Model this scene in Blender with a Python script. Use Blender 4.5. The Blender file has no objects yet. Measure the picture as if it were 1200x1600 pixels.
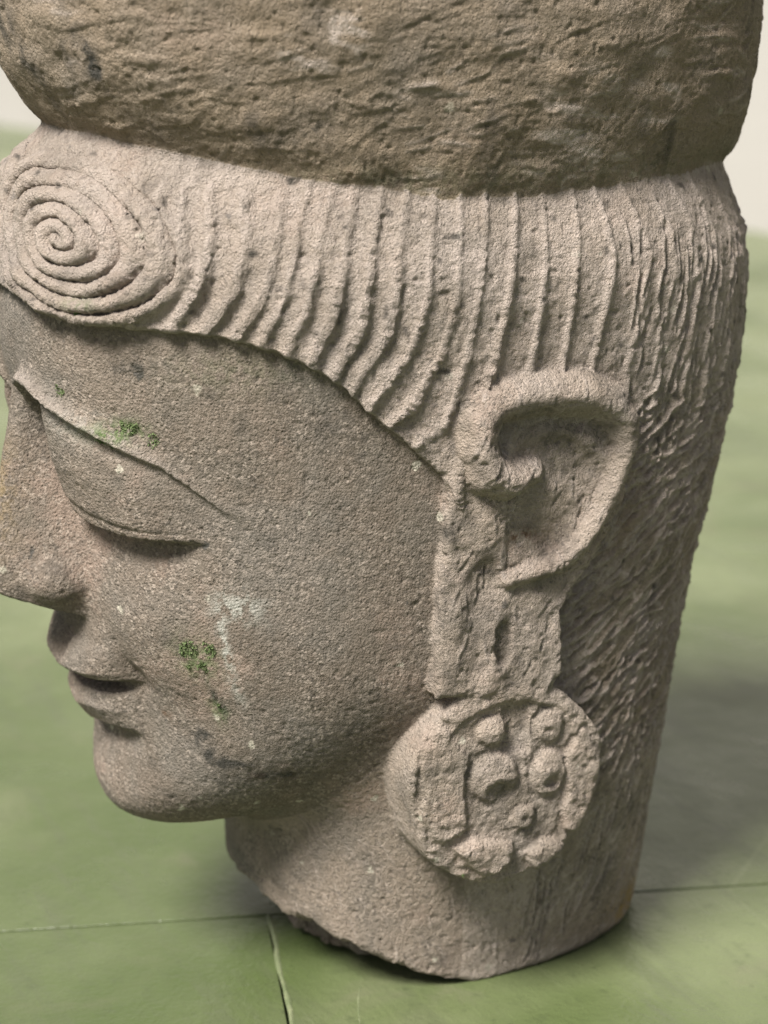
import bpy, math, time
import numpy as np
T0 = time.time()
S = 0.00025                      # one design unit in metres (a quarter of a millimetre)
sc = bpy.context.scene
R = math.radians

# ------------------------------------------------------------------ camera
# design axes: x towards the statue's own left ear, y the way the face looks, z up; world X = -x
TH, PH, DIST, TZ = R(66), R(15), 3200.0, 690.0
cam_d = bpy.data.cameras.new("camera")
cam = bpy.data.objects.new("camera", cam_d)
sc.collection.objects.link(cam)
right_v = np.array([math.cos(TH), -math.sin(TH), 0.0])
back_v = np.array([math.sin(TH)*math.cos(PH), math.cos(TH)*math.cos(PH), math.sin(PH)])
up_v = -np.cross(back_v, right_v)
cpos = np.array([0, 0, TZ]) + right_v*25 + back_v*DIST
flip = np.array([-1.0, 1.0, 1.0])
import mathutils
cam.matrix_world = mathutils.Matrix([[*(np.array([right_v[i], up_v[i], back_v[i]])*flip[i]), cpos[i]*flip[i]*S] for i in range(3)] + [[0, 0, 0, 1]])
cam_d.sensor_fit = 'VERTICAL'
cam_d.sensor_height = 36.0
cam_d.lens = 72.0
cam_d.clip_start = 0.01
cam_d.clip_end = 200.0
cam_d.dof.use_dof = True
cam_d.dof.focus_distance = (DIST - 400)*S
cam_d.dof.aperture_fstop = 9.0
sc.camera = cam

# ------------------------------------------------------------------ sky and sun: soft bright light from the front left
LV = np.array([0.29, 0.53, 0.80]); LV = LV/np.linalg.norm(LV)*flip
sun_el = math.asin(LV[2]); sun_az = math.atan2(LV[0], LV[1])
world = bpy.data.worlds.new("World"); sc.world = world; world.use_nodes = True
wn = world.node_tree.nodes; wl = world.node_tree.links
sky = wn.new('ShaderNodeTexSky'); sky.sky_type = 'NISHITA'; sky.sun_disc = False
sky.sun_elevation = sun_el; sky.sun_rotation = sun_az; sky.dust_density = 4.0; sky.ozone_density = 0.6; sky.air_density = 0.7
wn['Background'].inputs['Strength'].default_value = 0.05
wl.new(sky.outputs['Color'], wn['Background'].inputs['Color'])
sun_d = bpy.data.lights.new("sun", 'SUN'); sun_d.energy = 5.0; sun_d.angle = R(20); sun_d.color = (1.0, 0.955, 0.90)
sun = bpy.data.objects.new("sun", sun_d); sc.collection.objects.link(sun)
sun.rotation_euler = mathutils.Vector(LV).to_track_quat('Z', 'Y').to_euler()
sc.view_settings.view_transform = 'Standard'; sc.view_settings.look = 'None'
sc.view_settings.exposure = 0.95; sc.view_settings.gamma = 1.0
sc.view_settings.use_curve_mapping = False

# ------------------------------------------------------------------ materials
class NT:
    def __init__(self, name):
        self.m = bpy.data.materials.new(name); self.m.use_nodes = True
        self.t = self.m.node_tree; self.n = self.t.nodes; self.l = self.t.links
        self.b = self.n['Principled BSDF']
        self.co = self.n.new('ShaderNodeTexCoord').outputs['Object']
    def link(self, a, b): self.l.new(a, b)
    def put(self, sock, v):
        if hasattr(v, 'is_output'): self.l.new(v, sock)
        else: sock.default_value = v
    def mapping(self, scale=(1, 1, 1), rot=(0, 0, 0), vec=None):
        m = self.n.new('ShaderNodeMapping'); m.inputs['Scale'].default_value = scale; m.inputs['Rotation'].default_value = rot
        self.link(vec or self.co, m.inputs['Vector']); return m.outputs['Vector']
    def noise(self, scale, detail=4, rough=0.55, vec=None, dist=0.0):
        n = self.n.new('ShaderNodeTexNoise'); n.inputs['Scale'].default_value = scale; n.inputs['Detail'].default_value = detail
        n.inputs['Roughness'].default_value = rough; n.inputs['Distortion'].default_value = dist
        self.link(vec or self.co, n.inputs['Vector']); return n.outputs['Fac']
    def voro(self, scale, feature='F1', out='Distance', vec=None, rnd=1.0):
        n = self.n.new('ShaderNodeTexVoronoi'); n.feature = feature; n.inputs['Scale'].default_value = scale
        n.inputs['Randomness'].default_value = rnd
        self.link(vec or self.co, n.inputs['Vector']); return n.outputs[out]
    def ramp(self, fac, a, b, va=0.0, vb=1.0):
        n = self.n.new('ShaderNodeMapRange'); n.interpolation_type = 'SMOOTHSTEP'
        for i, v in zip(('From Min', 'From Max', 'To Min', 'To Max'), (a, b, va, vb)): n.inputs[i].default_value = v
        self.link(fac, n.inputs['Value']); return n.outputs['Result']
    def math(self, op, a, b=0.0):
        n = self.n.new('ShaderNodeMath'); n.operation = op
        self.put(n.inputs[0], a); self.put(n.inputs[1], b); return n.outputs[0]
    def mix(self, fac, a, b, mode='MIX'):
        n = self.n.new('ShaderNodeMix'); n.data_type = 'RGBA'; n.blend_type = mode
        self.put(n.inputs[0], fac); self.put(n.inputs[6], a); self.put(n.inputs[7], b); return n.outputs[2]
    def attr(self, name):
        n = self.n.new('ShaderNodeAttribute'); n.attribute_name = name; return n.outputs['Fac']
    def bump(self, h, dist, strength=1.0, normal=None):
        n = self.n.new('ShaderNodeBump'); n.inputs['Distance'].default_value = dist; n.inputs['Strength'].default_value = strength
        self.link(h, n.inputs['Height'])
        if normal: self.link(normal, n.inputs['Normal'])
        return n.outputs['Normal']

def c4(r, g, b): return (r, g, b, 1.0)

def make_stone():
    N = NT("volcanic stone"); b = N.b
    big = N.noise(9, 5, 0.6); mid = N.noise(45, 5, 0.6); fine = N.noise(420, 3, 0.7)
    col = N.mix(N.ramp(big, 0.35, 0.68), c4(0.325, 0.268, 0.212), c4(0.41, 0.34, 0.278))
    pat = N.mix(N.ramp(big, 0.35, 0.68), c4(0.122, 0.101, 0.079), c4(0.19, 0.155, 0.122))
    col = N.mix(N.attr('patina'), col, pat)
    col = N.mix(N.ramp(mid, 0.42, 0.66, 0, 0.55), col, c4(0.165, 0.148, 0.122))
    hue = N.noise(24, 4, 0.6)
    col = N.mix(N.ramp(hue, 0.5, 0.68, 0, 0.5), col, c4(0.172, 0.16, 0.14))
    col = N.mix(N.ramp(hue, 0.46, 0.3, 0, 0.45), col, c4(0.375, 0.275, 0.22))
    # mineral grains: a colour per grain, pale feldspar and dark pyroxene
    g = N.voro(950, 'F1', 'Color')
    sep = N.n.new('ShaderNodeSeparateColor'); N.link(g, sep.inputs[0])
    gc = N.ramp(N.noise(60, 4, 0.6), 0.35, 0.65, 0.25, 0.85)
    col = N.mix(N.math('MULTIPLY', gc, N.ramp(sep.outputs[0], 0.5, 1.0, 0, 0.6)), col, c4(0.47, 0.40, 0.335))
    col = N.mix(N.math('MULTIPLY', gc, N.ramp(sep.outputs[1], 0.6, 1.0, 0, 0.75)), col, c4(0.085, 0.075, 0.062))
    warpn = N.n.new('ShaderNodeVectorMath'); warpn.operation = 'MULTIPLY_ADD'
    nz_ = N.n.new('ShaderNodeTexNoise'); nz_.inputs['Scale'].default_value = 320; N.link(N.co, nz_.inputs['Vector'])
    N.link(nz_.outputs['Color'], warpn.inputs[0]); warpn.inputs[1].default_value = (0.0045, 0.0045, 0.0045); N.link(N.co, warpn.inputs[2])
    wv = warpn.outputs[0]
    g2 = N.voro(150, 'F1', 'Color', vec=wv); s2 = N.n.new('ShaderNodeSeparateColor'); N.link(g2, s2.inputs[0])
    d2 = N.voro(150, 'F1', 'Distance', vec=wv)
    spot = N.math('MULTIPLY', N.ramp(s2.outputs[0], 0.955, 0.965), N.ramp(N.math('ADD', d2, N.math('MULTIPLY', fine, 0.25)), 0.42, 0.30))
    col = N.mix(N.math('MULTIPLY', spot, 0.75), col, c4(0.50, 0.47, 0.38))
    spotd = N.math('MULTIPLY', N.ramp(s2.outputs[1], 0.965, 0.975), N.ramp(N.math('ADD', d2, N.math('MULTIPLY', fine, 0.25)), 0.42, 0.30))
    col = N.mix(N.math('MULTIPLY', spotd, 0.8), col, c4(0.07, 0.07, 0.065))
    # wear and stains stored on the mesh
    col = N.mix(N.attr("warm"), col, c4(0.27, 0.205, 0.13))
    col = N.mix(N.math('MULTIPLY', N.attr("worn"), N.ramp(fine, 0.3, 0.6, 0.35, 0.85)), col, c4(0.53, 0.455, 0.40))
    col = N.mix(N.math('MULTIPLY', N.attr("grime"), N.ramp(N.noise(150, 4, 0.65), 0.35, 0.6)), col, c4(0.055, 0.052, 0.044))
    col = N.mix(N.math('MULTIPLY', N.attr("lichen"), N.ramp(N.noise(230, 4, 0.7), 0.42, 0.56)), col, c4(0.43, 0.43, 0.38))
    col = N.mix(N.math('MULTIPLY', N.attr("rust"), N.ramp(N.noise(170, 4, 0.7), 0.42, 0.58)), col, c4(0.13, 0.065, 0.03))
    col = N.mix(N.math('MULTIPLY', N.attr("ochre"), N.ramp(N.noise(260, 4, 0.7), 0.40, 0.6)), col, c4(0.36, 0.24, 0.05))
    col = N.mix(N.math('MULTIPLY', N.attr("green"), N.ramp(N.noise(300, 4, 0.7), 0.38, 0.6)), col, c4(0.11, 0.155, 0.06))
    N.link(col, b.inputs['Base Color'])
    b.inputs['Roughness'].default_value = 0.93
    b.inputs['Specular IOR Level'].default_value = 0.25
    rough = N.attr("coarse")
    h1 = N.voro(1100, 'F1', 'Distance'); h2 = N.noise(1500, 3, 0.8); h3 = N.noise(420, 5, 0.8)
    pits = N.ramp(N.voro(520, 'F1', 'Distance'), 0.05, 0.36)
    h = N.math('ADD', N.math('MULTIPLY', h1, -0.45), N.math('MULTIPLY', h2, 0.6))
    h = N.math('ADD', h, N.math('MULTIPLY', h3, N.math('ADD', 0.7, N.math('MULTIPLY', rough, 1.1))))
    h = N.math('ADD', h, N.math('MULTIPLY', pits, 0.35))
    N.link(N.bump(h, 0.0016, 1.0), b.inputs['Normal'])
    return N.m

def make_floor(name, base, light, worn):
    N = NT(name); b = N.b
    big = N.noise(3.2, 5, 0.6); mid = N.noise(14, 6, 0.65, dist=0.6)
    streak = N.noise(30, 5, 0.65, vec=N.mapping((0.25, 1.6, 1), (0, 0, 0.28)))
    col = N.mix(N.ramp(big, 0.35, 0.65), base, light)
    col = N.mix(N.ramp(mid, 0.50, 0.74, 0, 0.7), col, worn)
    col = N.mix(N.ramp(streak, 0.48, 0.68, 0, 0.7), col, c4(0.075, 0.09, 0.045))
    col = N.mix(N.ramp(N.noise(110, 5, 0.75), 0.54, 0.72, 0, 0.6), col, c4(0.055, 0.07, 0.032))
    scr = N.voro(9, 'DISTANCE_TO_EDGE', 'Distance', vec=N.mapping((0.35, 1.0, 1), (0, 0, 0.5)))
    col = N.mix(N.math('MULTIPLY', N.ramp(scr, 0.004, 0.0), N.ramp(big, 0.45, 0.6, 0, 0.3)), col, c4(0.25, 0.27, 0.17))
    N.link(col, b.inputs['Base Color'])
    b.inputs['Roughness'].default_value = 0.55
    N.link(N.ramp(mid, 0.3, 0.7, 0.24, 0.46), b.inputs['Roughness'])
    h = N.math('ADD', N.math('MULTIPLY', N.noise(60, 6, 0.6), 1.0), N.math('MULTIPLY', N.noise(400, 3, 0.6), 0.4))
    N.link(N.bump(h, 0.0012, 0.8), b.inputs['Normal'])
    return N.m

def make_plain(name, a, c, scale, rough=0.8, bump=0.0):
    N = NT(name)
    f = N.noise(scale, 5, 0.6)
    N.link(N.mix(N.ramp(f, 0.35, 0.65), a, c), N.b.inputs['Base Color'])
    N.b.inputs['Roughness'].default_value = rough
    if bump: N.link(N.bump(N.noise(scale*8, 5, 0.6), bump), N.b.inputs['Normal'])
    return N.m

M_STONE = make_stone()
M_FLOOR = make_floor("green painted floor", c4(0.058, 0.082, 0.026), c4(0.125, 0.148, 0.072), c4(0.125, 0.125, 0.078))
M_BED = make_plain("dark joint bed", c4(0.05, 0.075, 0.025), c4(0.08, 0.11, 0.04), 60)
M_FILL = make_plain("pale joint filler", c4(0.16, 0.18, 0.095), c4(0.10, 0.125, 0.055), 120, 0.7, 0.0006)
M_WALL = make_plain("pale plaster wall", c4(0.30, 0.285, 0.262), c4(0.335, 0.322, 0.30), 1.5, 0.85, 0.001)
M_MOSS = make_plain("moss", c4(0.085, 0.13, 0.04), c4(0.14, 0.185, 0.075), 900, 0.8)

# ------------------------------------------------------------------ shape of the carved head
def smin(a, b, k):
    h = np.clip(0.5 + 0.5*(b - a)/k, 0, 1)
    return b + (a - b)*h - k*h*(1 - h)
def smax(a, b, k):
    return -smin(-a, -b, k)
def ss(e0, e1, x):
    t = np.clip((x - e0)/(e1 - e0), 0, 1)
    return t*t*(3 - 2*t)
def tab(z, zs, vs):
    return np.interp(z, zs, vs)
def smooth_tab(zs, vs):
    # resample a table with a Catmull-Rom style smoothing so that sections have no kinks
    zs = np.asarray(zs, float); vs = np.asarray(vs, float)
    m = np.gradient(vs, zs)
    zz = np.linspace(zs[0], zs[-1], 240)
    i = np.clip(np.searchsorted(zs, zz) - 1, 0, len(zs) - 2)
    h = zs[i+1] - zs[i]; t = (zz - zs[i])/h
    v = (2*t**3 - 3*t**2 + 1)*vs[i] + (t**3 - 2*t**2 + t)*h*m[i] + (-2*t**3 + 3*t**2)*vs[i+1] + (t**3 - t**2)*h*m[i+1]
    return zz, v
ZB = [-60, 0, 150, 300, 450, 600, 760, 900, 1020, 1130, 1200, 1260, 1320]
BA = smooth_tab(ZB, [268, 274, 292, 318, 338, 355, 375, 390, 402, 403, 378, 340, 310])
BB = smooth_tab(ZB, [-450, -453, -468, -482, -500, -519, -546, -571, -579, -568, -546, -525, -512])
BF = smooth_tab(ZB, [213, 218, 222, 222, 250, 300, 400, 485, 530, 532, 522, 490, 430])
ZF = [150, 237, 260, 320, 400, 500, 560, 620, 700, 800, 870, 944, 1014, 1100, 1200, 1300]
FF = smooth_tab(ZF, [380, 405, 418, 436, 434, 440, 466, 482, 486, 496, 522, 550, 560, 540, 490, 400])
FA = smooth_tab([150, 300, 400, 500, 600, 700, 800, 900, 1000, 1100, 1300], [285, 322, 343, 358, 367, 373, 376, 376, 374, 366, 330])
ZK = [1060, 1140, 1180, 1215, 1260, 1300, 1350, 1400, 1450, 1500, 1600, 1700, 1780, 1825, 1860]
KA = smooth_tab(ZK, [260, 338, 364, 380, 394, 404, 415, 424, 430, 432, 426, 388, 305, 200, 100])
KB = smooth_tab([1060, 1140, 1200, 1230, 1260, 1290, 1320, 1370, 1470, 1600, 1700, 1780, 1825, 1860], [-380, -460, -522, -550, -573, -585, -592, -597, -599, -588, -545, -440, -300, -150])
KF = smooth_tab([1060, 1140, 1215, 1260, 1300, 1330, 1360, 1385, 1410, 1435, 1460, 1550, 1650, 1750, 1825, 1860], [150, 260, 365, 428, 475, 502, 523, 537, 548, 556, 562, 568, 545, 455, 260, 120])
def section(ax, y, z, A, yf, yb, yc, p):
    a = tab(z, *A); f = tab(z, *yf) - yc
    b = yc - (tab(z, *yb) if isinstance(yb, tuple) else yb)
    q = np.where(y > yc, (y - yc)/f, (yc - y)/b)
    n = ((ax/a)**p + q**p)**(1/p)
    return (n - 1)*np.minimum(a, np.where(y > yc, f, b))
def f_base(ax, y, z):
    B = section(ax, y, z, BA, BF, BB, -80., 2.35)
    Fc = section(ax, y, z, FA, FF, -260., 40., 2.25)
    zj = 266 + 165*(ax/330)**2
    Fc = smax(Fc, zj - 14 - z, 45 + 70*np.clip(ax/300, 0, 1))
    H = smin(Fc, B, 25 + 35*ss(500, 300, z))
    K = section(ax, y, z, KA, KF, KB, -20., 2.25)
    K = smax(smax(K, z - 1832, 30), 1100 - z, 10)
    H = smax(H, z - 1380, 20)
    return H, K
def vnoise(P, seed=0):
    """smooth value noise in [-1, 1] at an (n, 3) array"""
    I = np.floor(P).astype(np.int64); F = P - I; F = F*F*F*(F*(F*6 - 15) + 10)
    out = 0.0
    for dx in (0, 1):
        wx = F[:, 0] if dx else 1 - F[:, 0]
        for dy in (0, 1):
            wy = F[:, 1] if dy else 1 - F[:, 1]
            for dz in (0, 1):
                wz = F[:, 2] if dz else 1 - F[:, 2]
                h = ((I[:, 0] + dx)*73856093) ^ ((I[:, 1] + dy)*19349663) ^ ((I[:, 2] + dz)*83492791) ^ (seed*2654435761)
                h = (h ^ (h >> 13))*1274126177 & 0x7fffffff
                h = (h ^ (h >> 15)) & 0xffff
                out = out + wx*wy*wz*(h/32767.5 - 1)
    return out
def mnoise(mask, P, seed):
    o = np.zeros(len(P))
    if mask.any(): o[mask] = vnoise(P[mask], seed)
    return o
def fbm(P, wave, octaves=3, seed=0, gain=0.55):
    o = 0.0; a = 1.0; s = 0.0
    for k in range(octaves):
        o = o + a*vnoise(P*(2.03**k/wave) + 17.3*k + 400, seed + k); s += a; a *= gain
    return o/s
def poly_sdf(px, py, poly):
    poly = np.asarray(poly, float); n = len(poly)
    d = np.full(px.shape, 1e18); s = np.ones(px.shape)
    for i in range(n):
        ax_, ay_ = poly[i]; bx_, by_ = poly[i-1]
        ex, ey = bx_ - ax_, by_ - ay_; wx, wy = px - ax_, py - ay_
        t = np.clip((wx*ex + wy*ey)/(ex*ex + ey*ey), 0, 1)
        d = np.minimum(d, (wx - ex*t)**2 + (wy - ey*t)**2)
        c1 = py >= ay_; c2 = py < by_; c3 = ex*wy > ey*wx
        s = np.where((c1 & c2 & c3) | (~c1 & ~c2 & ~c3), -s, s)
    return s*np.sqrt(d)
def chain_sdf(x, y, z, pts, rad):
    """union of tapered capsules along (y, z, x, r) points"""
    out = np.full(x.shape, 1e9)
    for (y0, z0, x0, r0), (y1, z1, x1, r1) in zip(pts[:-1], pts[1:]):
        ey, ez, ex = y1 - y0, z1 - z0, x1 - x0; L = ey*ey + ez*ez + ex*ex
        t = np.clip(((y - y0)*ey + (z - z0)*ez + (x - x0)*ex)/L, 0, 1)
        d = np.sqrt((y - y0 - ey*t)**2 + (z - z0 - ez*t)**2 + (x - x0 - ex*t)**2) - (r0 + (r1 - r0)*t)
        out = np.minimum(out, d)
    return out

# hair strands: (angle from the face direction, height) along every carved line
STRANDS = [
 [(27.9,1229),(28.3,1193),(28.8,1156),(26.8,1106),(21.9,1048)], [(31.1,1230),(32.2,1190),(32.9,1149),(30.0,1095),(26.5,1051)],
 [(33.9,1230),(36.1,1182),(36.1,1149),(34.4,1104),(31.6,1053)], [(38.8,1230),(40.8,1166),(39.6,1108),(35.5,1051)],
 [(44.1,1230),(45.1,1189),(44.5,1129),(42.5,1083),(39.2,1041)], [(47.4,1225),(47.0,1140),(45.5,1091),(43.0,1041)],
 [(51.0,1225),(50.2,1136),(48.6,1074),(45.7,1025)], [(54.7,1224),(53.8,1127),(52.4,1070),(49.5,1016)],
 [(59.1,1223),(57.8,1124),(56.2,1048),(52.3,985)], [(63.7,1222),(62.3,1128),(60.8,1046),(54.8,965)],
 [(68.6,1221),(67.5,1097),(64.7,1020),(57.0,943)], [(73.7,1219),(72.8,1095),(70.0,1012),(64.7,940),(59.3,918)],
 [(78.9,1218),(76.3,1094),(74.4,1004),(71.1,911),(63.1,882)], [(85.4,1216),(82.6,1097),(79.9,1001),(73.5,868)],
 [(91.9,1215),(89.9,1112),(87.8,973),(83.0,860)], [(99.3,1212),(96.6,1109),(94.8,975),(94.0,865)],
 [(104.7,1211),(105.2,1135),(103.3,1048),(101.7,971),(100.5,860)], [(111.6,1212),(114.2,1135),(112.6,1083),(110.2,983),(110.0,851)],
 [(118.5,1213),(120.5,1156),(120.1,1075),(117.5,977),(117.9,844)], [(125.0,1215),(126.8,1151),(126.4,1070),(125.6,969),(124.4,837)],
 [(131.5,1215),(133.0,1147),(133.7,1063),(132.2,962),(130.9,828)]]
for _k in range(8):
    _a = 138.5 + 6.3*_k
    STRANDS.append([(_a, 1215), (_a + 1.2, 1140), (_a + 1.0, 1000), (_a - 0.6, 830)])
STRANDS = [(np.array([p[1] for p in s][::-1], float), np.array([p[0] for p in s][::-1])) for s in STRANDS]
HL_A = np.array([0, 1.5, 11.3, 19.1, 23.6, 31.7, 38.8, 44.6, 49.9, 54.1, 57.6, 64.2, 70.3, 75, 79, 82, 200])
HL_Z = np.array([1086, 1086, 1069, 1062, 1052, 1051, 1041, 1022, 998, 969, 937, 891, 839, 780, 600, -500, -500])

EAR_OUT = [(43,894),(32,937),(-6,969),(-84,976),(-175,964),(-222,937),(-244,904),(-245,866),(-227,794),(-198,722),(-158,670),(-133,625),(-136,529),(-105,494),(67,521),(59,706),(53,854)]
HELIX = [(-70,838,32,25),(-32,830,48,34),(0,845,52,37),(17,883,50,37),(15,916,48,37),(-4,938,43,36),(-40,948,42,38),(-94,949,42,38),(-155,941,42,36),(-194,924,40,33),(-214,900,36,29),(-221,866,30,25),(-209,819,25,22),(-187,770,23,21),(-158,726,23,21),(-124,701,24,22),(-80,692,22,22),(-45,684,17,18)]
CONCHA = [(-7,889),(-26,918),(-75,935),(-135,929),(-187,904),(-204,861),(-185,798),(-153,741),(-110,715),(-65,719),(-30,714),(-22,743),(-53,794),(-87,831),(-37,864)]
PETALS = [[(69,302),(31,312),(-31,297),(-27,261),(18,245)], [(-53,275),(-81,295),(-129,272),(-106,238),(-74,227)],
          [(115,406),(112,453),(84,496),(41,442),(47,388),(42,327),(84,309),(115,355)], [(-117,420),(-145,453),(-178,399),(-180,322),(-149,285),(-116,298)]]
BUTTONS = [(1,402,36,34,-6,381,21), (-88,394,26,34,-92,380,14), (-48,332,17,17,-48,331,7), (4,473,24,20,30,473,1), (-88,467,22,24,-84,462,6)]
EC_Y, EC_Z, EC_R = -51.0, 372.0, 156.0
CURL_C = np.array([198.0, 487.0, 1166.0]); CURL_E1 = np.array([0.90, -0.43, 0.0])

def strand_coord(psi, z):
    A = np.stack([np.interp(z, zs, an) for zs, an in STRANDS], 1)
    A = np.maximum.accumulate(A + np.arange(A.shape[1])*1e-3, axis=1)
    k = (A <= psi[:, None]).sum(1)
    lo = np.where(k > 0, np.take_along_axis(A, np.maximum(k - 1, 0)[:, None], 1)[:, 0], A[:, 0] - 4)
    hi = np.where(k < A.shape[1], np.take_along_axis(A, np.minimum(k, A.shape[1] - 1)[:, None], 1)[:, 0], A[:, -1] + 6)
    return k, np.clip((psi - lo)/np.maximum(hi - lo, 0.3), 0, 1), hi - lo

def curl_coord(ax, y, z):
    e1 = (ax - CURL_C[0])*CURL_E1[0] + (y - CURL_C[1])*CURL_E1[1]; e2 = z - CURL_C[2]
    e1 = (e1 + 38)/1.62; e1r = e1 + 0.30*e2
    rho = np.sqrt(e1r**2 + (e2*0.98)**2); phi = np.arctan2(e2, e1r)
    return rho, phi

def NECKN(q):
    return fbm(q*np.array([1, 1, 0.2]), 95, 2, 31)*16 + fbm(q*np.array([1, 1, 0.4]), 34, 3, 33, 0.7)*13

def field(P, fine=True, parts=False):
    """signed shape function of the whole carving; parts=True also returns the pieces"""
    ax = np.sqrt(P[:, 0]**2 + 4.0); y = P[:, 1]; z = P[:, 2]
    H, K = f_base(ax, y, z)
    psi = np.degrees(np.arctan2(ax, y + 80))
    zh = np.interp(psi, HL_A, HL_Z)
    wob = mnoise(np.abs(z - zh) < 30, P/60, 5)*4 if fine else 0.0
    hair = ss(-5, 6, z - zh + wob)
    lift = 15*hair*(1 - 0.6*ss(75, 95, psi))*ss(520, 760, z)
    disp = lift
    # ---- face
    fm = (y > 60) & (z < 1060) & (z > 180)
    d = np.zeros(len(ax)); w_l = np.full(len(ax), 9.0); lipid = np.zeros(len(ax), int)
    if fm.any():
        a = ax[fm]; zz = z[fm]; yy = y[fm]
        ze = np.interp(a, [50, 70, 91, 137, 206, 246, 287, 320], [800, 782, 768, 754, 748, 749, 753, 757])
        zb = np.interp(a, [30, 50, 69, 98, 134, 189, 222, 263, 284, 302, 340], [915, 944, 956, 953, 932, 906, 890, 864, 833, 803, 765])
        w = (zz - ze)/np.maximum(zb - ze, 50)
        prof = np.interp(w, [-0.8, -0.35, -0.10, -0.03, 0.05, 0.2, 0.5, 0.75, 0.9, 1.05], [0, -6, -17, -18, 17, 23, 22, 15, 7, 0])
        brow = np.interp(zz - zb, [-34, -16, -7, 2, 9, 16, 32], [0, -2, 2, 14, 13, 6, 0])
        brow = brow - 2.2*np.exp(-((w - 0.13)/0.022)**2)
        lx = ss(82, 100, a)*(1 - ss(225, 292, a))
        lx2 = ss(25, 60, a)*(1 - ss(285, 330, a))
        dl = prof*lx + brow*lx2*(1 - 0.6*ss(220, 300, a))
        dl -= 40*np.exp(-((a - 62)/28)**2 - ((zz - 894)/50)**2)*ss(1.08, 0.74, w)
        dl -= 16*np.exp(-((a - 74)/18)**2)*ss(740, 790, zz)*ss(950, 900, zz)
        # mouth
        zm = 506 + 10*(a/130)**2 - 8*np.exp(-(a/25)**2)
        s = zz - zm
        m1 = np.sqrt(np.clip(1 - (a/142)**3.2, 0, 1)); m2 = np.clip(1 - (a/134)**2.8, 0, 1)**0.6
        up = np.interp(s, [-4, 3, 14, 34, 60, 95], [0, 44, 53, 37, 14, 0])*m1
        lo = np.interp(s, [-125, -104, -90, -76, -48, -24, -13, -3, 4], [0, -6, -6, 22, 42, 33, 4, -6, 0])*m2
        dl += up + lo
        dl -= 11*np.exp(-((a - 146)/20)**2 - ((s - 4)/26)**2)
        dl -= 5*np.exp(-(a/12)**2)*ss(20, 40, s)*ss(110, 80, s)
        dl += 9*np.exp(-(a/75)**2 - ((zz - 318)/48)**2)
        dl += 8*np.exp(-((a - 205)/75)**2 - ((zz - 600)/80)**2)
        fr = ss(60, 140, yy)
        d[fm] = dl*fr
        w_l[fm] = np.where((a > 70) & (a < 300), w, 9.0)
        lip = np.zeros(len(a), int); lip[(s > 0) & (s < 42) & (m1 > 0.15)] = 1; lip[(s <= 0) & (s > -80) & (m2 > 0.15)] = 2
        lipid[fm] = np.where(yy > 250, lip, 0)
    disp = disp + d*(1 - hair)
    # ---- curl beside the parting
    rho, phi = curl_coord(ax, y, z)
    front = (y > 250) & (z < 1330)
    cm = np.where(front, ss(113, 104, rho), 0.0)
    ph = rho/20.0 - phi/(2*np.pi) + (0.17*mnoise(cm > 0, P/52, 7) if fine else 0)
    tri = np.abs(ph - np.floor(ph) - 0.5)*2
    cprof = 6 + (12 + (6*mnoise(cm > 0, P/48, 8) if fine else 0))*(1 - tri**4.0)*(1 - 0.8*np.exp(-((phi - 1.25)/0.75)**2)*ss(35, 70, rho))
    strand_k = np.full(len(ax), -1); strand_f = np.full(len(ax), 0.5)
    if fine:
        hm = (hair > 0.02) & (z > 700)
        if hm.any():
            q = P[hm]
            k, f, wid = strand_coord(psi[hm] + vnoise(q/90, 9)*0.35 + vnoise(q/24, 3)*0.10, z[hm])
            amp = (11 + 11*ss(1190, 1040, z[hm])*ss(95, 75, psi[hm]))*np.clip(wid/4.5, 0.35, 1.15)
            amp = amp*ss(1252, 1212, z[hm])*(1 - 0.45*ss(100, 118, psi[hm]))*np.where(psi[hm] > 88, ss(760, 930, z[hm]), 1)
            amp = amp*(0.75 + 0.5*vnoise(q/55, 21))
            stepw = 0.13
            stepw = 0.30
            saw = np.where(f < stepw, 1 - ss(0, stepw, f), ((f - stepw)/(1 - stepw))**2.2)
            lip_r = np.exp(-((np.where(f > 0.5, f - 1, f))/0.09)**2)
            mixv = ss(48, 72, psi[hm])
            sp = amp*((saw - 0.45)*(1 - 0.8*mixv) + (0.15 + 0.4*mixv)*lip_r)
            sp *= hair[hm]*(1 - cm[hm])
            sp = np.where(psi[hm] < 23, 0, sp)
            t = np.zeros(len(ax)); t[hm] = sp; disp = disp + t
            strand_f[hm] = f
            kk = np.where((psi[hm] > 23) & (cm[hm] < 0.5), k, -1); strand_k[hm] = np.where(np.where(psi[hm] > 88, z[hm] > 830, True), kk, -1)
    disp = disp*(1 - cm) + cm*(8 + cprof*(1 if fine else 0.5))
    # ---- nose
    yr = np.interp(z, [600, 632, 655, 682, 720, 800, 884, 930, 990], [575, 590, 602, 606, 599, 580, 561, 553, 548])
    wr = np.interp(z, [640, 700, 800, 930], [30, 26, 17, 17])
    nose = smax((ax - (wr + (yr - y)*0.46))*0.9, y - yr, 16)
    nose = smax(nose, (614 + (y - 520)*0.30) - z, 6)
    nose = smax(nose, z - 965, 30)
    nose = smax(nose, 330 - y, 10)
    ala = (np.sqrt(((ax - 56)/36)**2 + ((y - 506)/50)**2 + ((z - 658)/36)**2) - 1)*36
    nose = smin(nose, smax(ala, 620 - z, 6), 16)
    nose = nose + 24*np.exp(-((ax - 46)/20)**2 - ((z - 900)/42)**2)*ss(552, 528, y)
    Hd = H - disp
    # ---- broken underside of the neck
    lowm = (z < 330) & (y > -150); nn = np.zeros(len(ax))
    if lowm.any(): nn[lowm] = NECKN(P[lowm])
    ncut = np.maximum(0, 0.44*(y + 62)) + nn*ss(-140, -40, y)
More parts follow.
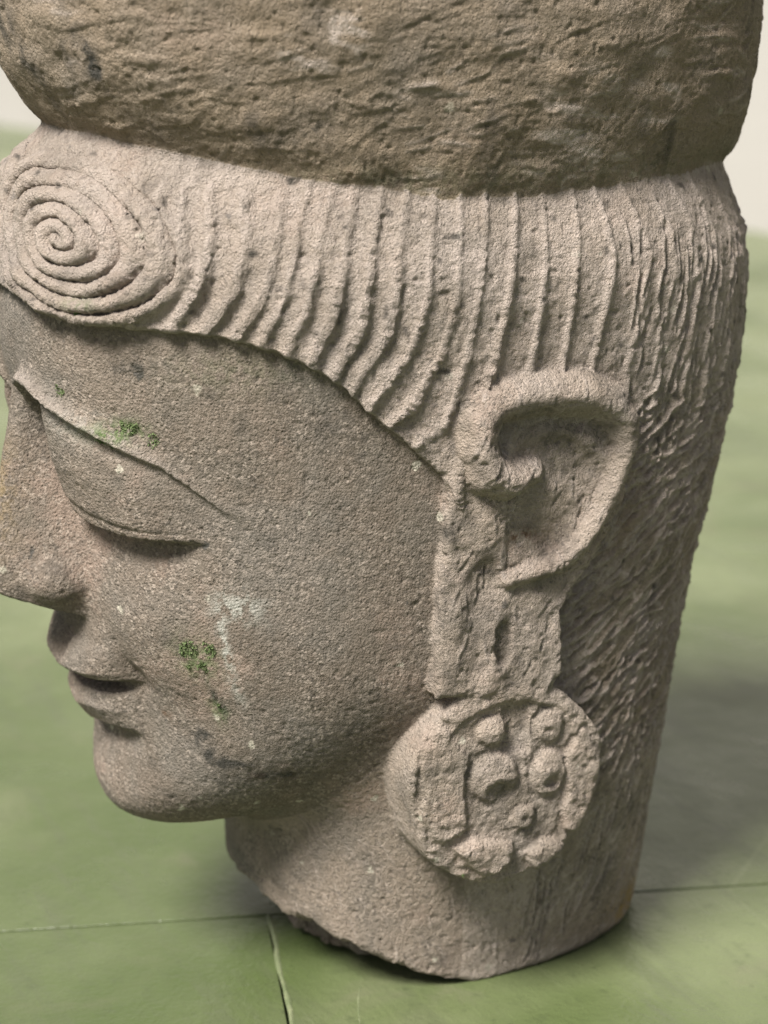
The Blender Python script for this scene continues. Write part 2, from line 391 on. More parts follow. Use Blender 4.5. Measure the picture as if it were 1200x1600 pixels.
    Hd = smax(Hd, ncut - z, 8 + 14*ss(-80, -250, y))
    body = smin(Hd, nose, 9)
    kd = 0.0
    kmask = (K < 60) & (z > 1080)
    if fine and kmask.any():
        Pall = P; P = P[kmask]
        tq = P*np.array([1/75, 1/75, 1/13])
        kd = 5.5*vnoise(P/150, 41) + 3.5*vnoise(P/60, 42)
        tq = tq + 0.5*np.stack([vnoise(P/50, 46)]*3, 1)
        kd = kd + 2*vnoise(P/np.array([45., 45., 24.]), 45) - 4*np.clip(vnoise(tq, 43)*1.4 - 0.3, 0, 1)*ss(0.0, 0.4, vnoise(P/80, 44))
        kk_ = np.zeros(len(ax)); kk_[kmask] = kd; kd = kk_; P = Pall
    Kd = K + kd
    out = smin(body, Kd, 8)
    # ---- ears
    em = (y > -290) & (y < 110) & (z > 440) & (z < 1030) & (ax > 230)
    ear = np.full(len(ax), 500.0)
    if em.any():
        a = ax[em]; yy = y[em]; zz = z[em]
        pd = poly_sdf(yy, zz, EAR_OUT) + (vnoise(P[em]/28, 61)*4 + vnoise(P[em]/13, 62)*2 if fine else 0)
        cd = poly_sdf(yy, zz, CONCHA)
        xe = 394 + 0.02*(zz - 700) - 3*ss(6, -16, cd) + 7*np.exp(-((yy + 100)/50)**2 - ((zz - 815)/55)**2) + (2.5*vnoise(P[em]/40, 63) + 1.5*vnoise(P[em]/18, 64) if fine else 0)
        xe = xe + 12*np.exp(-((yy + 12)/26)**2 - ((zz - 772)/48)**2)      # tragus
        xe = xe + 9*np.exp(-((np.sqrt(((yy + 95)/1.15)**2 + (zz - 800)**2) - 92)/12)**2)*ss(820, 850, zz)*ss(-30, -60, yy)
        xe = xe - 13*np.exp(-((yy + 6)/20)**2 - ((zz - 690)/30)**2)
        sl = np.sqrt(((yy + 38)/15)**2 + ((zz - 588)/34)**2)
        xe = xe - 18*ss(1.15, 0.55, sl)
        xe = xe + 2.2*np.sin((yy + 38)/9.5)*ss(690, 640, zz)*ss(505, 540, zz)
        e = smax(pd, a - xe, 11)
        tent = np.zeros(len(a))
        nzh = (vnoise(P[em]/22, 65) if fine else 0.0)
        for (y0, z0, h0, w0), (y1, z1, h1, w1) in zip(HELIX[:-1], HELIX[1:]):
            ey, ez = y1 - y0, z1 - z0
            t = np.clip(((yy - y0)*ey + (zz - z0)*ez)/(ey*ey + ez*ez), 0, 1)
            dd = np.sqrt((yy - y0 - ey*t)**2 + (zz - z0 - ez*t)**2)*(1 + 0.10*nzh)
            u_ = np.clip(1.0 - dd/(w0 + (w1 - w0)*t), 0, 1)
            tent = np.maximum(tent, (h0 + (h1 - h0)*t)*(1 - (1 - u_)**1.9))
        e = np.minimum(e, smax(np.minimum(pd, pd*0 + 5 - tent*0.6), a - (388 + 0.03*(zz - 700) + tent), 5))
        ear[em] = e
    # ---- ear discs
    rm = (y > -230) & (y < 190) & (z > 190) & (z < 590) & (ax > 200)
    ring = np.full(len(ax), 500.0); rid = np.zeros(len(ax), int)
    if rm.any():
        a = ax[rm]; yy = y[rm]; zz = z[rm]
        rr = np.sqrt((yy - EC_Y)**2 + (zz - EC_Z)**2); an = np.arctan2(zz - EC_Z, -(yy - EC_Y))
        Re = EC_R + 4*np.sin(3*an + 0.6) + 3*np.sin(7*an)
        xr = np.full(len(a), 391.0) - 8*(rr/EC_R)**2
        ident = np.zeros(len(a), int)
        if fine:
            yy = (yy - EC_Y) - 21.0; zz = (zz - EC_Z) + 388.0
            hgt = np.full(len(a), -5.0)
            hgt = hgt + 8*ss(EC_R - 33, EC_R - 28, rr + 3*vnoise(P[rm]/25, 77))*ss(-0.15, 0.25, np.sin(an))
            for i, pg in enumerate(PETALS):
                pd = poly_sdf(yy, zz, pg) + vnoise(P[rm]/16, 70 + i)*3
                inn = ss(2, -5, pd); hgt = np.maximum(hgt, -5 + (16 if i < 2 else 8)*inn)
                hgt = hgt - 5*np.exp(-((pd - 4)/4)**2)
                ident[pd < 0] = 1
            for by, bz, r1, r2, hy, hz, hr in BUTTONS:
                q = np.sqrt(((yy - by)/r1)**2 + ((zz - bz)/r2)**2)
                hgt = np.where(q < 1.35, np.maximum(hgt, -6 + 13*np.sqrt(np.clip(1 - (q/1.1)**2, 0, 1))), hgt)
                hgt = hgt - 4*np.exp(-((q - 1.2)/0.14)**2)
                hq = np.sqrt((yy - hy)**2 + (1.35*(zz - hz))**2)/hr
                hgt = hgt - min(11, 0.7*hr)*ss(1.25, 0.5, hq)
                ident[q < 1.0] = 2
            hgt = hgt - 8*ss(1.1, 0.8, np.maximum(np.abs(yy + 34)/22, np.abs(zz - 470)/36))
            hgt = hgt + 3.0*(np.abs(vnoise(P[rm]/16, 81)) - 0.3) + 2.0*(np.abs(vnoise(P[rm]/8, 82)) - 0.3)
            hgt = hgt + 1.6*np.sin(zz/3.6)*(yy > 44)*ss(0.1, 0.5, np.abs(vnoise(P[rm]/40, 83)))
            xr = xr + hgt
        g = smax(rr - Re, a - xr, 12)
        ring[rm] = smax(g, 200 - a, 5); rid[rm] = ident
    out = smin(out, ear, 6)
    out = smin(out, ring, 6)
    if not parts: return out
    return out, dict(H=Hd, K=Kd, nose=nose, ear=ear, ring=ring, rid=rid, hair=hair, psi=psi, w=w_l, lip=lipid, k=strand_k, f=strand_f, cm=cm, B=section(ax, y, z, BA, BF, BB, -80., 2.35))

# ------------------------------------------------------------------ polygonise (surface nets, then subdivide and project on the field)
def chunks(fn, P, n=400000):
    return np.concatenate([fn(P[i:i+n]) for i in range(0, len(P), n)])
def surface_nets(lo, hi, h):
    xs, ys, zs = [np.arange(lo[i], hi[i] + h, h) for i in range(3)]
    G = np.stack(np.meshgrid(xs, ys, zs, indexing='ij'), -1).reshape(-1, 3)
    V = chunks(lambda p: np.minimum(*f_base(np.abs(p[:, 0]), p[:, 1], p[:, 2])), G)
    nb = (V < 135) & (V > -70)
    V[nb] = chunks(lambda p: field(p, False), G[nb])
    V = V.reshape(len(xs), len(ys), len(zs))
    ins = V < 0
    nx, ny, nz = [n - 1 for n in V.shape]
    cnt = np.zeros((nx, ny, nz)); acc = np.zeros((nx, ny, nz, 3))
    cor = [(i, j, k) for i in (0, 1) for j in (0, 1) for k in (0, 1)]
    sl = lambda c: V[c[0]:c[0]+nx, c[1]:c[1]+ny, c[2]:c[2]+nz]
    for c in cor:
        for axis in range(3):
            if c[axis]: continue
            c2 = list(c); c2[axis] = 1
            a, b = sl(c), sl(c2); m = (a < 0) != (b < 0)
            t = np.where(m, a/np.where(m, a - b, 1), 0)
            cnt += m
            for ax_ in range(3):
                acc[..., ax_] += m*(t if ax_ == axis else c[ax_])
    act = cnt > 0
    idx = np.full(act.shape, -1); idx[act] = np.arange(act.sum())
    cell = np.stack(np.nonzero(act), 1)
    verts = np.array(lo) + h*(cell + acc[act]/cnt[act][:, None])
    quads = []
    for axis in range(3):
        o = [i for i in range(3) if i != axis]
        a = np.take(ins, range(0, ins.shape[axis] - 1), axis); b = np.take(ins, range(1, ins.shape[axis]), axis)
        e = np.stack(np.nonzero(a != b), 1)
        e = e[(e[:, o[0]] > 0) & (e[:, o[1]] > 0) & (e[:, o[0]] < act.shape[o[0]]) & (e[:, o[1]] < act.shape[o[1]])]
        s = a[tuple(e.T)]
        def cid(d0, d1):
            q = e.copy(); q[:, o[0]] -= d0; q[:, o[1]] -= d1; return idx[tuple(q.T)]
        Q = np.stack([cid(1, 1), cid(0, 1), cid(0, 0), cid(1, 0)], 1)
        fl = s if axis != 1 else ~s
        Q = np.where(fl[:, None], Q, Q[:, ::-1]); quads.append(Q)
    return verts, np.concatenate(quads)
def subdivide(V, Q):
    n = len(V)
    E = np.stack([Q, np.roll(Q, -1, 1)], 2).reshape(-1, 2); E.sort(1)
    key = E[:, 0].astype(np.int64)*n + E[:, 1]
    u, first, inv = np.unique(key, return_index=True, return_inverse=True)
    mid = V[E[first]].mean(1); inv = inv.reshape(-1, 4) + n
    fc = V[Q].mean(1); fi = np.arange(len(Q)) + n + len(u)
    W = np.concatenate([V, mid, fc])
    out = np.stack([np.stack([Q[:, i], inv[:, i], fi, inv[:, i-1]], 1) for i in range(4)], 1).reshape(-1, 4)
    return W, out
def relax(V, Q, amt=0.5):
    acc = np.zeros_like(V); cnt = np.zeros(len(V))
    for i in range(4):
        for j in (1, 3):
            for c in range(3): acc[:, c] += np.bincount(Q[:, i], V[Q[:, (i+j) % 4], c], len(V))
            cnt += np.bincount(Q[:, i], minlength=len(V))
    return V + amt*(acc/np.maximum(cnt, 1)[:, None] - V)
def project(V, fine, steps=2, lim=6.0, e=0.8):
    def one(p):
        for _ in range(steps):
            f = field(p, fine)
            g = np.stack([field(p + e*np.eye(3)[i], fine) - f for i in range(3)], 1)/e
            gl = (g*g).sum(1)
            st = (f/np.maximum(gl, 0.15))[:, None]*g
            L = np.linalg.norm(st, axis=1, keepdims=True)
            p = p - st*np.minimum(1, lim/np.maximum(L, 1e-6))
        return p
    return chunks(one, V, 200000)
def normals(V, Q):
    fn = np.cross(V[Q[:, 2]] - V[Q[:, 0]], V[Q[:, 3]] - V[Q[:, 1]])
    N = np.zeros_like(V)
    for i in range(4):
        for c in range(3): N[:, c] += np.bincount(Q[:, i], fn[:, c], len(V))
    return N/np.maximum(np.linalg.norm(N, axis=1, keepdims=True), 1e-9)

V, Q = surface_nets((-490, -650, -30), (490, 670, 1840), 10.0)
print("nets", len(V), len(Q), round(time.time() - T0, 1))
V = project(V, False, 2, 8)
V = relax(V, Q, 0.5); V = project(V, False, 1, 8)
V, Q = subdivide(V, Q); V = project(V, True, 1, 8)
V, Q = subdivide(V, Q); V = project(V, True, 1, 8)
nr = V[:, 0] > -100
V[nr] = project(V[nr], True, 1, 5)
print("projected", len(V), len(Q), round(time.time() - T0, 1))
V = relax(V, Q, 0.45)
N = normals(V, Q)
if ((N*(V - V.mean(0))).sum(1)).mean() < 0: Q = Q[:, ::-1]; N = -N
_, PT = (lambda r: r)(field(V, True, True))
hairm = PT['hair']; psi = PT['psi']
isK = (PT['K'] < PT['H'] - 1) & (PT['K'] < PT['ear'])
isE = (PT['ear'] < PT['H'] + 0.5) & (PT['ear'] < PT['ring'] + 0.5) & ~isK
isR = (PT['ring'] < PT['H'] + 0.5) & (PT['ring'] <= PT['ear']) & ~isK
isN = (PT['nose'] < PT['H'] + 2) & ~isK & ~isE & ~isR
isHair = (hairm > 0.5) & ~isK & ~isE & ~isR & ~isN
isNeck = (PT['H'] < 1e9) & (V[:, 2] < 430) & (np.abs(PT['B'] - PT['H']) < 14) & (psi < 96) & ~isE & ~isR & ~isK
# stone relief: rough broken stone in the hair, dressed on the face
coarse = np.where(isK, 0.55, np.where(isR, 0.5, np.where(isE, 0.85, np.where(isNeck, 0.5, np.where(isHair, 1.0 - 0.5*ss(480, 300, V[:, 2]), 0.12)))))
backm = isHair*ss(92, 112, psi)*ss(960, 800, V[:, 2])*(0.45 + 0.55*ss(250, 420, V[:, 2]))
arc = np.radians(psi)*470*np.sign(V[:, 0])
ang = R(33)
cc = V[:, 2]*math.cos(ang) - np.abs(arc)*math.sin(ang); al = V[:, 2]*math.sin(ang) + np.abs(arc)*math.cos(ang)
cq = np.stack([cc/13 + 2.2*vnoise(V/90, 90), al/60, np.sign(V[:, 0])*3 + 0*cc], 1)
chis = 1 - np.abs(vnoise(cq, 91))*1.9
ch2 = 1 - np.abs(vnoise(cq*np.array([2.1, 1.6, 1]) + 9, 92))*1.9
rel = 1.6*backm*(np.clip(chis, 0.1, 1)**2 - 0.4) + 1.2*backm*(ch2 - 0.4)
# separate chisel strokes: a cut groove with a pale burr along its upper edge
stroke = np.zeros(len(V)); stroke_w = np.zeros(len(V))
def strokes(mask, spots, depth, width):
    idx = np.nonzero(mask)[0]; A_ = np.abs(arc[idx]); Z_ = V[idx, 2]
    o = np.argsort(Z_); idx = idx[o]; A_ = A_[o]; Z_ = Z_[o]
    wv_ = 3.0*vnoise(V[idx]/30, 171)
    for a0, z0, L_, an_, k_ in spots:
        i0, i1 = np.searchsorted(Z_, [z0 - L_*0.5 - 12, z0 + L_*0.5 + 12])
        da_ = A_[i0:i1] - a0; dz_ = Z_[i0:i1] - z0
        m_ = np.abs(da_) < L_*0.5 + 14; j_ = idx[i0:i1][m_]
        ca, sa = math.cos(an_), math.sin(an_)
        s_ = da_[m_]*ca + dz_[m_]*sa; d_ = -da_[m_]*sa + dz_[m_]*ca + wv_[i0:i1][m_] - 0.0022*k_*s_*s_
        e_ = ss(L_*0.5, L_*0.32, np.abs(s_))
        w_ = width*(0.7 + 0.5*abs(k_))
        stroke[j_] += e_*depth*(-np.exp(-(d_/w_)**2) + 0.75*np.exp(-((d_ - 1.7*w_)/(0.75*w_))**2))
        stroke_w[j_] = np.maximum(stroke_w[j_], e_*np.exp(-((d_ - 1.5*w_)/(0.9*w_))**2)*(0.6 + 0.4*abs(k_)))
rs = np.random.default_rng(12)
sp_ = [(rs.uniform(760, 1420), rs.uniform(300, 900), rs.uniform(45, 125), rs.normal(0.52, 0.16), rs.uniform(-1, 1)) for _ in range(520)]
sp_ += [(rs.uniform(800, 1350), rs.uniform(60, 420), rs.uniform(60, 150), rs.normal(1.35, 0.15), rs.uniform(-1, 1)) for _ in range(110)]
sp_ += [(rs.uniform(900, 1450), rs.uniform(820, 1150), rs.uniform(40, 110), rs.normal(1.40, 0.16), rs.uniform(-1, 1)) for _ in range(170)]
strokes(isHair & (psi > 90), sp_, 3.4, 4.2)
strokes(isK, [(rs.uniform(100, 1450), rs.uniform(1230, 1720), rs.uniform(25, 90), rs.normal(0.2, 0.28), rs.uniform(-1, 1)) for _ in range(420)], 0.7, 3.4)
strokes(isNeck, [(rs.uniform(150, 800), rs.uniform(40, 330), rs.uniform(25, 60), rs.normal(-0.9, 0.35), rs.uniform(-1, 1)) for _ in range(60)], 1.6, 3.0)
strokes(isE, [(rs.uniform(600, 1000), rs.uniform(500, 960), rs.uniform(18, 50), rs.normal(1.3, 0.4), rs.uniform(-1, 1)) for _ in range(90)], 1.6, 2.6)
stroke_w *= np.where(isK, 0.7*ss(-0.3, 0.35, vnoise(V/90, 172)), np.where(isHair, 0.9, 0.7))
rel += np.clip(stroke, -5, 4)
crest0 = np.where(isHair & (PT['k'] >= 0), np.exp(-(np.minimum(PT['f'], 1 - PT['f'])/0.2)**2), 0)
rel += (1 - 0.55*crest0)*coarse*(2.6*fbm(V, 22, 3, 101, 0.75)) + 0.8*fbm(V, 8, 2, 111)
pit = np.clip(vnoise(V/9.0, 121)*1.6 - 0.75, 0, 1)
rel -= (1.9 + 1.9*coarse)*pit
pit2 = np.clip(vnoise(V/5.5, 122)*1.7 - 0.85, 0, 1)*(vnoise(V/70, 123) > -0.1)
rel -= 1.6*pit2
hole = np.clip(fbm(V, 34, 2, 131)*2.2 - 1.0, 0, 1)
rel -= coarse*4*hole*isHair
V = V + N*rel[:, None]
V[:, 2] = np.maximum(V[:, 2], 0.4)
N = normals(V, Q)

# ------------------------------------------------------------------ wear and stains, by place on the stone
def near(c, r): return np.exp(-(((V - np.array(c, float))/np.array(r, float))**2).sum(1))
att = {}
att['coarse'] = coarse
att['patina'] = np.where(isK, 0.55, np.where(isHair | isE | isR, 0.12, np.where(isNeck, 0.25, 0.83)))*np.where(isHair, 1 + 1.2*ss(95, 120, psi)*ss(900, 700, V[:, 2]), 1)
bl = fbm(V, 60, 3, 141)
fr = np.zeros(len(V))
crest = np.where(isHair & (PT['k'] >= 0), np.exp(-(np.minimum(PT['f'], 1 - PT['f'])/0.14)**2), 0)*ss(-0.35, 0.3, vnoise(V/45, 145))
browr = np.exp(-((PT['w'] - 1.03)/0.07)**2)*(~isHair)
att['worn'] = np.clip(0.5*crest + 0.85*stroke_w + 0.45*browr + np.where(isHair, 0.52*(1 - 0.7*ss(95, 125, psi)*ss(1000, 800, V[:, 2])) + 0.5*bl, 0) + np.where(isE | isR, 0.18 + 0.5*bl, 0) + 1.0*backm*np.clip(chis - 0.55, 0, 1)*2.6
                      + isK*ss(0.1, 0.5, fbm(V*np.array([0.3, 0.3, 1]) + 12*np.stack([vnoise(V/35, 153)]*3, 1), 19, 3, 151))*ss(-0.1, 0.4, vnoise(V/120, 152))*0.95, 0, 0.9)
att['warm'] = np.clip(isK*(0.55 + 0.35*bl) + backm*0.35, 0, 1)*0.8
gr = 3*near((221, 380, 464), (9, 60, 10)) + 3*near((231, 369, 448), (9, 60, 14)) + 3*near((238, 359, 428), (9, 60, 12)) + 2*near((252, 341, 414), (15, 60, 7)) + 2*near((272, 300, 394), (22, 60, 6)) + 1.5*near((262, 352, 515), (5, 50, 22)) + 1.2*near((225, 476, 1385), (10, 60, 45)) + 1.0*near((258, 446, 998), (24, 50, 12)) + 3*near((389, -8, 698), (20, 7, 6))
gr += isK*np.clip(fbm(V*np.array([1, 1, 0.35]), 50, 3, 161)*1.6 - 0.35, 0, 0.7)
gr += (~isK)*0.55*np.clip(fbm(V, 40, 3, 162)*2 - 0.55, 0, 1)
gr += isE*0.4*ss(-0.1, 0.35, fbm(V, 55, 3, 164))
gr += isHair*np.clip(vnoise(V/15, 163)*3 - 2.0, 0, 1)
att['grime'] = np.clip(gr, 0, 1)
att['lichen'] = np.clip(0.8*near((302, 328, 663), (30, 40, 22)) + near((289, 347, 600), (4, 40, 55))*0.9 + 0.6*near((284, 347, 530), (4, 40, 30)) + 0.3*near((200, 505, 905), (90, 60, 26)), 0, 1)
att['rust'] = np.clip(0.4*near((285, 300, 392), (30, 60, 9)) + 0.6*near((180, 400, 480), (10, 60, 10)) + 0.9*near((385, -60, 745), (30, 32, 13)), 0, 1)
att['ochre'] = np.clip(near((200, -390, 40), (110, 60, 34)) + 0.35*near((0, 585, 760), (30, 40, 90)), 0, 1)
att['green'] = np.clip(0.9*near((262, 380, 582), (24, 40, 30)) + 0.9*near((237, 452, 914), (22, 30, 14)) + 0.8*near((214, 475, 899), (26, 30, 9)) + 0.9*near((225, 505, 1082), (24, 30, 10)) + 0.8*near((258, 352, 500), (9, 30, 22)) + 0.5*near((200, 480, 905), (60, 40, 14)) + 0.4*near((300, 260, 1000), (50, 120, 30)) + 0.35*near((0, -15, 1240), (500, 600, 25))*isK, 0, 1)

# ------------------------------------------------------------------ split the carving into its parts
lab = np.zeros(len(V), int)
L_FACE, L_HAIR, L_KNOT, L_NECK, L_EAR, L_RING, L_NOSE, L_LID, L_UP, L_LO, L_CURL, L_BROW, L_PET, L_BUT, L_STR = range(15)
lab[isHair] = L_HAIR; lab[isNeck] = L_NECK
fc_ = lab == L_FACE
lab[fc_ & (PT['w'] > 0.0) & (PT['w'] < 0.9)] = L_LID
lab[fc_ & (PT['w'] >= 0.9) & (PT['w'] < 1.1)] = L_BROW
lab[fc_ & (PT['lip'] == 1)] = L_UP; lab[fc_ & (PT['lip'] == 2)] = L_LO
lab[isHair & (PT['cm'] > 0.5)] = L_CURL
lab[isHair & (PT['cm'] <= 0.5) & (PT['k'] > 0)] = L_STR
lab[isN] = L_NOSE; lab[isK] = L_KNOT; lab[isE] = L_EAR; lab[isR] = L_RING
lab[isR & (PT['rid'] == 1)] = L_PET; lab[isR & (PT['rid'] == 2)] = L_BUT
side = (V[:, 0] > 0).astype(int)
sub = np.zeros(len(V), int)
sub[lab == L_STR] = PT['k'][lab == L_STR]
for pid, polys in ((L_PET, PETALS),):
    m = lab == pid
    dd = np.stack([poly_sdf((V[m, 1] - EC_Y) - 21, (V[m, 2] - EC_Z) + 388, p) for p in polys], 1); sub[m] = dd.argmin(1)
m = lab == L_BUT
sub[m] = np.stack([((V[m, 1] - EC_Y) - 21 - b_[0])**2 + ((V[m, 2] - EC_Z) + 388 - b_[1])**2 for b_ in BUTTONS], 1).argmin(1)
paired = np.isin(lab, [L_EAR, L_RING, L_LID, L_CURL, L_BROW, L_PET, L_BUT, L_STR])
sub[(lab == L_HAIR) & (psi < 24) & (V[:, 1] > 0)] = 1
code = lab*1000 + np.where(paired, side*100, 0) + sub
fcode = code[Q[:, 0]]

col = sc.collection
def tag(o, label=None, cat=None, group=None, kind=None):
    for k_, v_ in (('label', label), ('category', cat), ('group', group), ('kind', kind)):
        if v_: o[k_] = v_
    return o
FLIP = np.array([-S, S, S])
def mesh_from(name, faces, parent):
    used, inv = np.unique(faces, return_inverse=True)
    f = inv.reshape(-1, 4)[:, ::-1]
    me = bpy.data.meshes.new(name)
    me.vertices.add(len(used)); me.vertices.foreach_set('co', (V[used]*FLIP).astype(np.float32).ravel())
    me.loops.add(f.size); me.loops.foreach_set('vertex_index', f.astype(np.int32).ravel())
    me.polygons.add(len(f)); me.polygons.foreach_set('loop_start', np.arange(0, f.size, 4, dtype=np.int32))
    me.polygons.foreach_set('use_smooth', np.ones(len(f), bool))
    me.update(calc_edges=True)
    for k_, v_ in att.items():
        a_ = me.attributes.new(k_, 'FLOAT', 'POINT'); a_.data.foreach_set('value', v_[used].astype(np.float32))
    me.normals_split_custom_set_from_vertices((N[used]*np.array([-1, 1, 1])).astype(np.float32))
    me.materials.append(M_STONE)
    o = bpy.data.objects.new(name, me); col.objects.link(o); o.parent = parent
    return o
root = bpy.data.objects.new("stone_head", None); col.objects.link(root)
tag(root, "weathered brown stone head with lowered eyelids, carved hair and disc earring, on green floor", "sculpture")
order = np.argsort(fcode, kind='stable'); fs = fcode[order]
starts = np.concatenate([[0], np.nonzero(np.diff(fs))[0] + 1, [len(fs)]])
groups = {int(fs[a]): Q[order[a:b]] for a, b in zip(starts[:-1], starts[1:])}
# tiny leftovers go to the body of the same place
body_of = {L_LID: L_FACE, L_BROW: L_FACE, L_UP: L_FACE, L_LO: L_FACE, L_NOSE: L_FACE, L_CURL: L_HAIR, L_STR: L_HAIR}
for c in sorted(groups):
    l = c//1000
    if len(groups[c]) < 250 and (l in body_of or l in (L_PET, L_BUT)):
        t = body_of[l]*1000 if l in body_of else L_RING*1000 + (c % 1000)//100*100
        groups[t] = np.concatenate([groups[t], groups.pop(c)])
def islands(F):
    # connected pieces of a group of faces, by pointer jumping
    used, inv = np.unique(F, return_inverse=True); f = inv.reshape(-1, 4); L = np.arange(len(used))
    while True:
        m_ = L[f].min(1); L2 = L.copy()
        for i in range(4): np.minimum.at(L2, f[:, i], m_)
        L2 = L2[L2]; L2 = L2[L2]
        if (L2 == L).all(): return L[f[:, 0]]
        L = L2
objs = {}
for c in [c for c in groups if c//1000 == L_STR]:        # crumbs of a strand cut off from it belong to the hair mass
    il = islands(groups[c]); u_, n_ = np.unique(il, return_counts=True)
    if len(u_) > 1:
        big_ = il == u_[n_.argmax()]
        groups[L_HAIR*1000] = np.concatenate([groups[L_HAIR*1000], groups[c][~big_]]); groups[c] = groups[c][big_]
il = islands(groups[L_HAIR*1000]); u_, n_ = np.unique(il, return_counts=True)
LOCKS = [groups[L_HAIR*1000][il == k_] for k_ in u_[np.argsort(-n_)]]
groups[L_HAIR*1000] = LOCKS.pop(0)
for c in sorted(groups):
    l = c//1000; sd = (c % 1000)//100
    if l == L_FACE: objs[c] = mesh_from("face", groups[c], root); FACE = objs[c]
    elif c == L_HAIR*1000 + 1: mesh_from("parted_hair", groups[c], HAIR)
    elif l == L_HAIR: objs[c] = mesh_from("hair", groups[c], root); HAIR = objs[c]
    elif l == L_KNOT: objs[c] = mesh_from("topknot", groups[c], root); objs[c]["label"] = "rounded olive brown topknot bulging over the hair"
    elif l == L_NECK: objs[c] = mesh_from("neck", groups[c], root)
    elif l == L_EAR: objs[c] = mesh_from("ear", groups[c], root)
    elif l == L_RING: objs[c] = mesh_from("earring", groups[c], root)
    elif l in (L_PET, L_BUT): mesh_from("petal" if l == L_PET else "boss", groups[c], objs[L_RING*1000 + sd*100])
    else:
        nm = {L_NOSE: "nose", L_LID: "eyelid", L_UP: "upper_lip", L_LO: "lower_lip", L_CURL: "hair_curl", L_BROW: "eyebrow", L_STR: "hair_strand"}[l]
        mesh_from(nm, groups[c], HAIR if l in (L_CURL, L_STR) else FACE)
for lk in LOCKS: mesh_from("hair_lock", lk, HAIR)
print("head built", round(time.time() - T0, 1))

# ------------------------------------------------------------------ floor of painted slabs, wall behind
def add_mesh(name, verts, faces, mat, parent=None, smooth=False):
    me = bpy.data.meshes.new(name); me.from_pydata([tuple(v) for v in verts], [], [tuple(f) for f in faces]); me.update()
    if smooth: me.polygons.foreach_set('use_smooth', [True]*len(me.polygons))
    me.materials.append(mat); o = bpy.data.objects.new(name, me); col.objects.link(o); o.parent = parent
    return o
def W(x, y, z=0.0): return (-x*S, y*S, z*S)
g = 60.0
floor = add_mesh("floor", [(-g, -g, -0.004), (g, -g, -0.004), (g, g, -0.004), (-g, g, -0.004)], [(0, 1, 2, 3)], M_BED)
tag(floor, kind='structure')
da = np.array([0.275, -0.961]); da /= np.linalg.norm(da); db = np.array([-da[1], da[0]])
P0 = np.array([-71.0, 150.0])          # where the two joints meet
PA, PB, GAP = 4400.0, 4300.0, 3.2
rng = np.random.default_rng(4)
def slab(a0, a1, b0, b1):
    bev = 1.0; vs = []
    for ins_, z_ in ((0, -14), (0, -bev), (bev, 0.0)):
        for a_, b_ in ((a0 + ins_, b0 + ins_), (a1 - ins_, b0 + ins_), (a1 - ins_, b1 - ins_), (a0 + ins_, b1 - ins_)):
            p = P0 + da*a_ + db*b_; vs.append(W(p[0], p[1], z_))
    fs_ = [(8, 9, 10, 11)]
    for k in (0, 4):
        for i in range(4): fs_.append((k + i, k + (i + 1) % 4, k + 4 + (i + 1) % 4, k + 4 + i))
    return add_mesh("slab", vs, fs_, M_FLOOR, floor)
for ib in range(-9, 4):
    off = 0.0 if ib % 2 == 0 else PA*0.55
    for ia in range(-7, 8):
        slab(ia*PA + off + GAP, (ia + 1)*PA + off - GAP, ib*PB + GAP, (ib + 1)*PB - GAP)
# pale filler proud of the joint that runs towards the viewer
vs, fs_ = [], []
n = 60
for i in range(n + 1):
    b_ = i/n*2200.0
    for kx, kz in ((-4.6, -1.0), (-2.2, 1.6), (1.9, 1.5), (4.2, -1.0)):
        jit = 2.5*math.sin(i*0.9) + 4*math.sin(i*0.23) + rng.normal(0, 0.5)
        p = P0 + da*(kx*(1 + 0.15*math.sin(i*1.7)) + jit) + db*b_
        vs.append(W(p[0], p[1], kz))
for i in range(n):
    for k in range(3): fs_.append((i*4 + k, i*4 + k + 1, i*4 + 5 + k, i*4 + 4 + k))
add_mesh("joint_filler", vs, fs_, M_FILL, floor, True)
# a short pale crack in the paint next to it
vs, fs_ = [], []
for i in range(25):
    t = i/24; hw = 1.3*math.sin(math.pi*min(1, t*1.3 + 0.05))*(0.7 + 0.3*math.sin(i*1.3)) + 0.4
    cx = 214 + 150*t + 0.8*math.sin(i*0.8); cy = 108 + 66*t + 2.5*math.sin(i*0.2)
    vs += [W(cx + 0.4*hw, cy - hw, 0.1), W(cx, cy, 1.1), W(cx - 0.4*hw, cy + hw, 0.1)]
for i in range(24):
    for k in range(2): fs_.append((i*3 + k, i*3 + k + 1, i*3 + 4 + k, i*3 + 3 + k))
add_mesh("paint_crack", vs, fs_, M_FILL, floor, True)

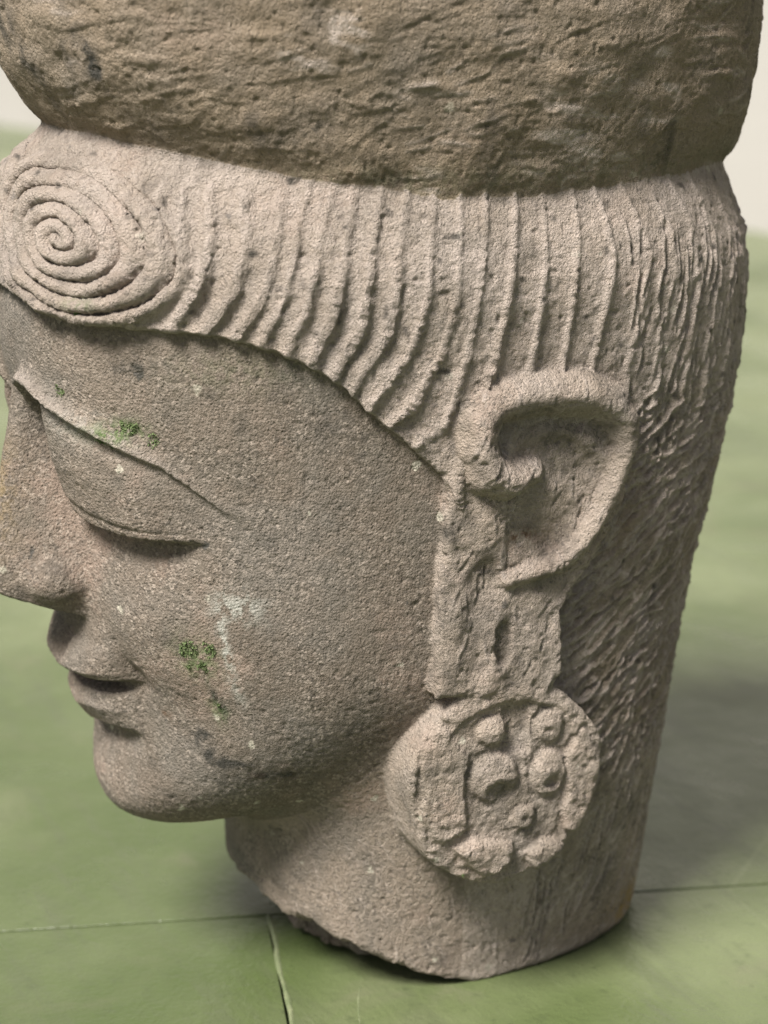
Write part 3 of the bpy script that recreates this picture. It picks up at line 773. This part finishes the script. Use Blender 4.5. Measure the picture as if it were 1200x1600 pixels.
wa = np.array([-7147.0, -5653.0]); wb = np.array([-17158.0, -3577.0]); wd = (wb - wa)/np.linalg.norm(wb - wa)
a_, b_ = wa - wd*14000, wa + wd*40000; nrm = np.array([wd[1], -wd[0]]); nrm = nrm if nrm @ (-wa) < 0 else -nrm
vs = []
for z_ in (-10, 12000):
    for q in (a_, b_, b_ + nrm*600, a_ + nrm*600): vs.append(W(q[0], q[1], z_))
wall = add_mesh("wall", vs, [(0, 1, 5, 4), (1, 2, 6, 5), (2, 3, 7, 6), (3, 0, 4, 7), (4, 5, 6, 7)], M_WALL)
tag(wall, "pale plain wall far behind the stone head", "wall")

# ------------------------------------------------------------------ moss tufts growing on the stone
Vw = V*FLIP; Nw = N*np.array([-1, 1, 1])
def moss(label, spots, seed):
    r = np.random.default_rng(seed); vs, fs_ = [], []
    for c, rad, cnt in spots:
        d2 = ((V - np.array(c, float))**2).sum(1)
        cand = np.nonzero(d2 < (rad*1.0)**2)[0]
        if len(cand) == 0: cand = np.array([d2.argmin()])
        clump = vnoise(V[cand]/9.0, seed) > -0.15 - 0.5*(np.sqrt(d2[cand])/rad < 0.4)
        cand = cand[clump] if clump.any() else cand
        for _ in range(cnt*2):
            i = r.choice(cand); p = Vw[i] + r.normal(0, 0.5*S, 3); n_ = Nw[i] + r.normal(0, 0.55, 3); n_ /= np.linalg.norm(n_)
            t = np.cross(n_, r.normal(0, 1, 3)); t /= np.linalg.norm(t)
            h_ = r.uniform(1.0, 3.0)*S; w_ = r.uniform(0.6, 1.3)*S
            bend = r.normal(0, 0.35, 3)*h_
            k = len(vs); vs += [p - t*w_*0.6, p + t*w_*0.6, p + n_*h_*0.55 + t*w_, p + n_*h_*0.55 - t*w_, p + n_*h_ + bend]
            fs_ += [(k, k+1, k+2, k+3), (k+3, k+2, k+4)]
    o = add_mesh("moss", vs, fs_, M_MOSS)
    tag(o, label, "moss", "moss tufts on the stone head", "stuff")
moss("small green moss tuft under the spiral curl at the hairline", [((204, 500, 1078), 20, 260)], 1)
moss("green moss tufts along the carved eyebrow", [((237, 452, 918), 14, 150), ((198, 477, 899), 12, 90), ((214, 466, 893), 9, 70), ((258, 428, 900), 10, 60), ((150, 524, 955), 9, 40)], 2)
moss("green moss patch on the cheek beside a grey streak", [((258, 385, 596), 15, 150), ((276, 364, 598), 13, 110), ((270, 372, 568), 12, 70), ((256, 388, 570), 8, 30), ((272, 352, 506), 9, 60)], 3)
moss("tiny green sprout at the bottom of the disc earring", [((395, 20, 238), 8, 14)], 4)
print("done", round(time.time() - T0, 1))
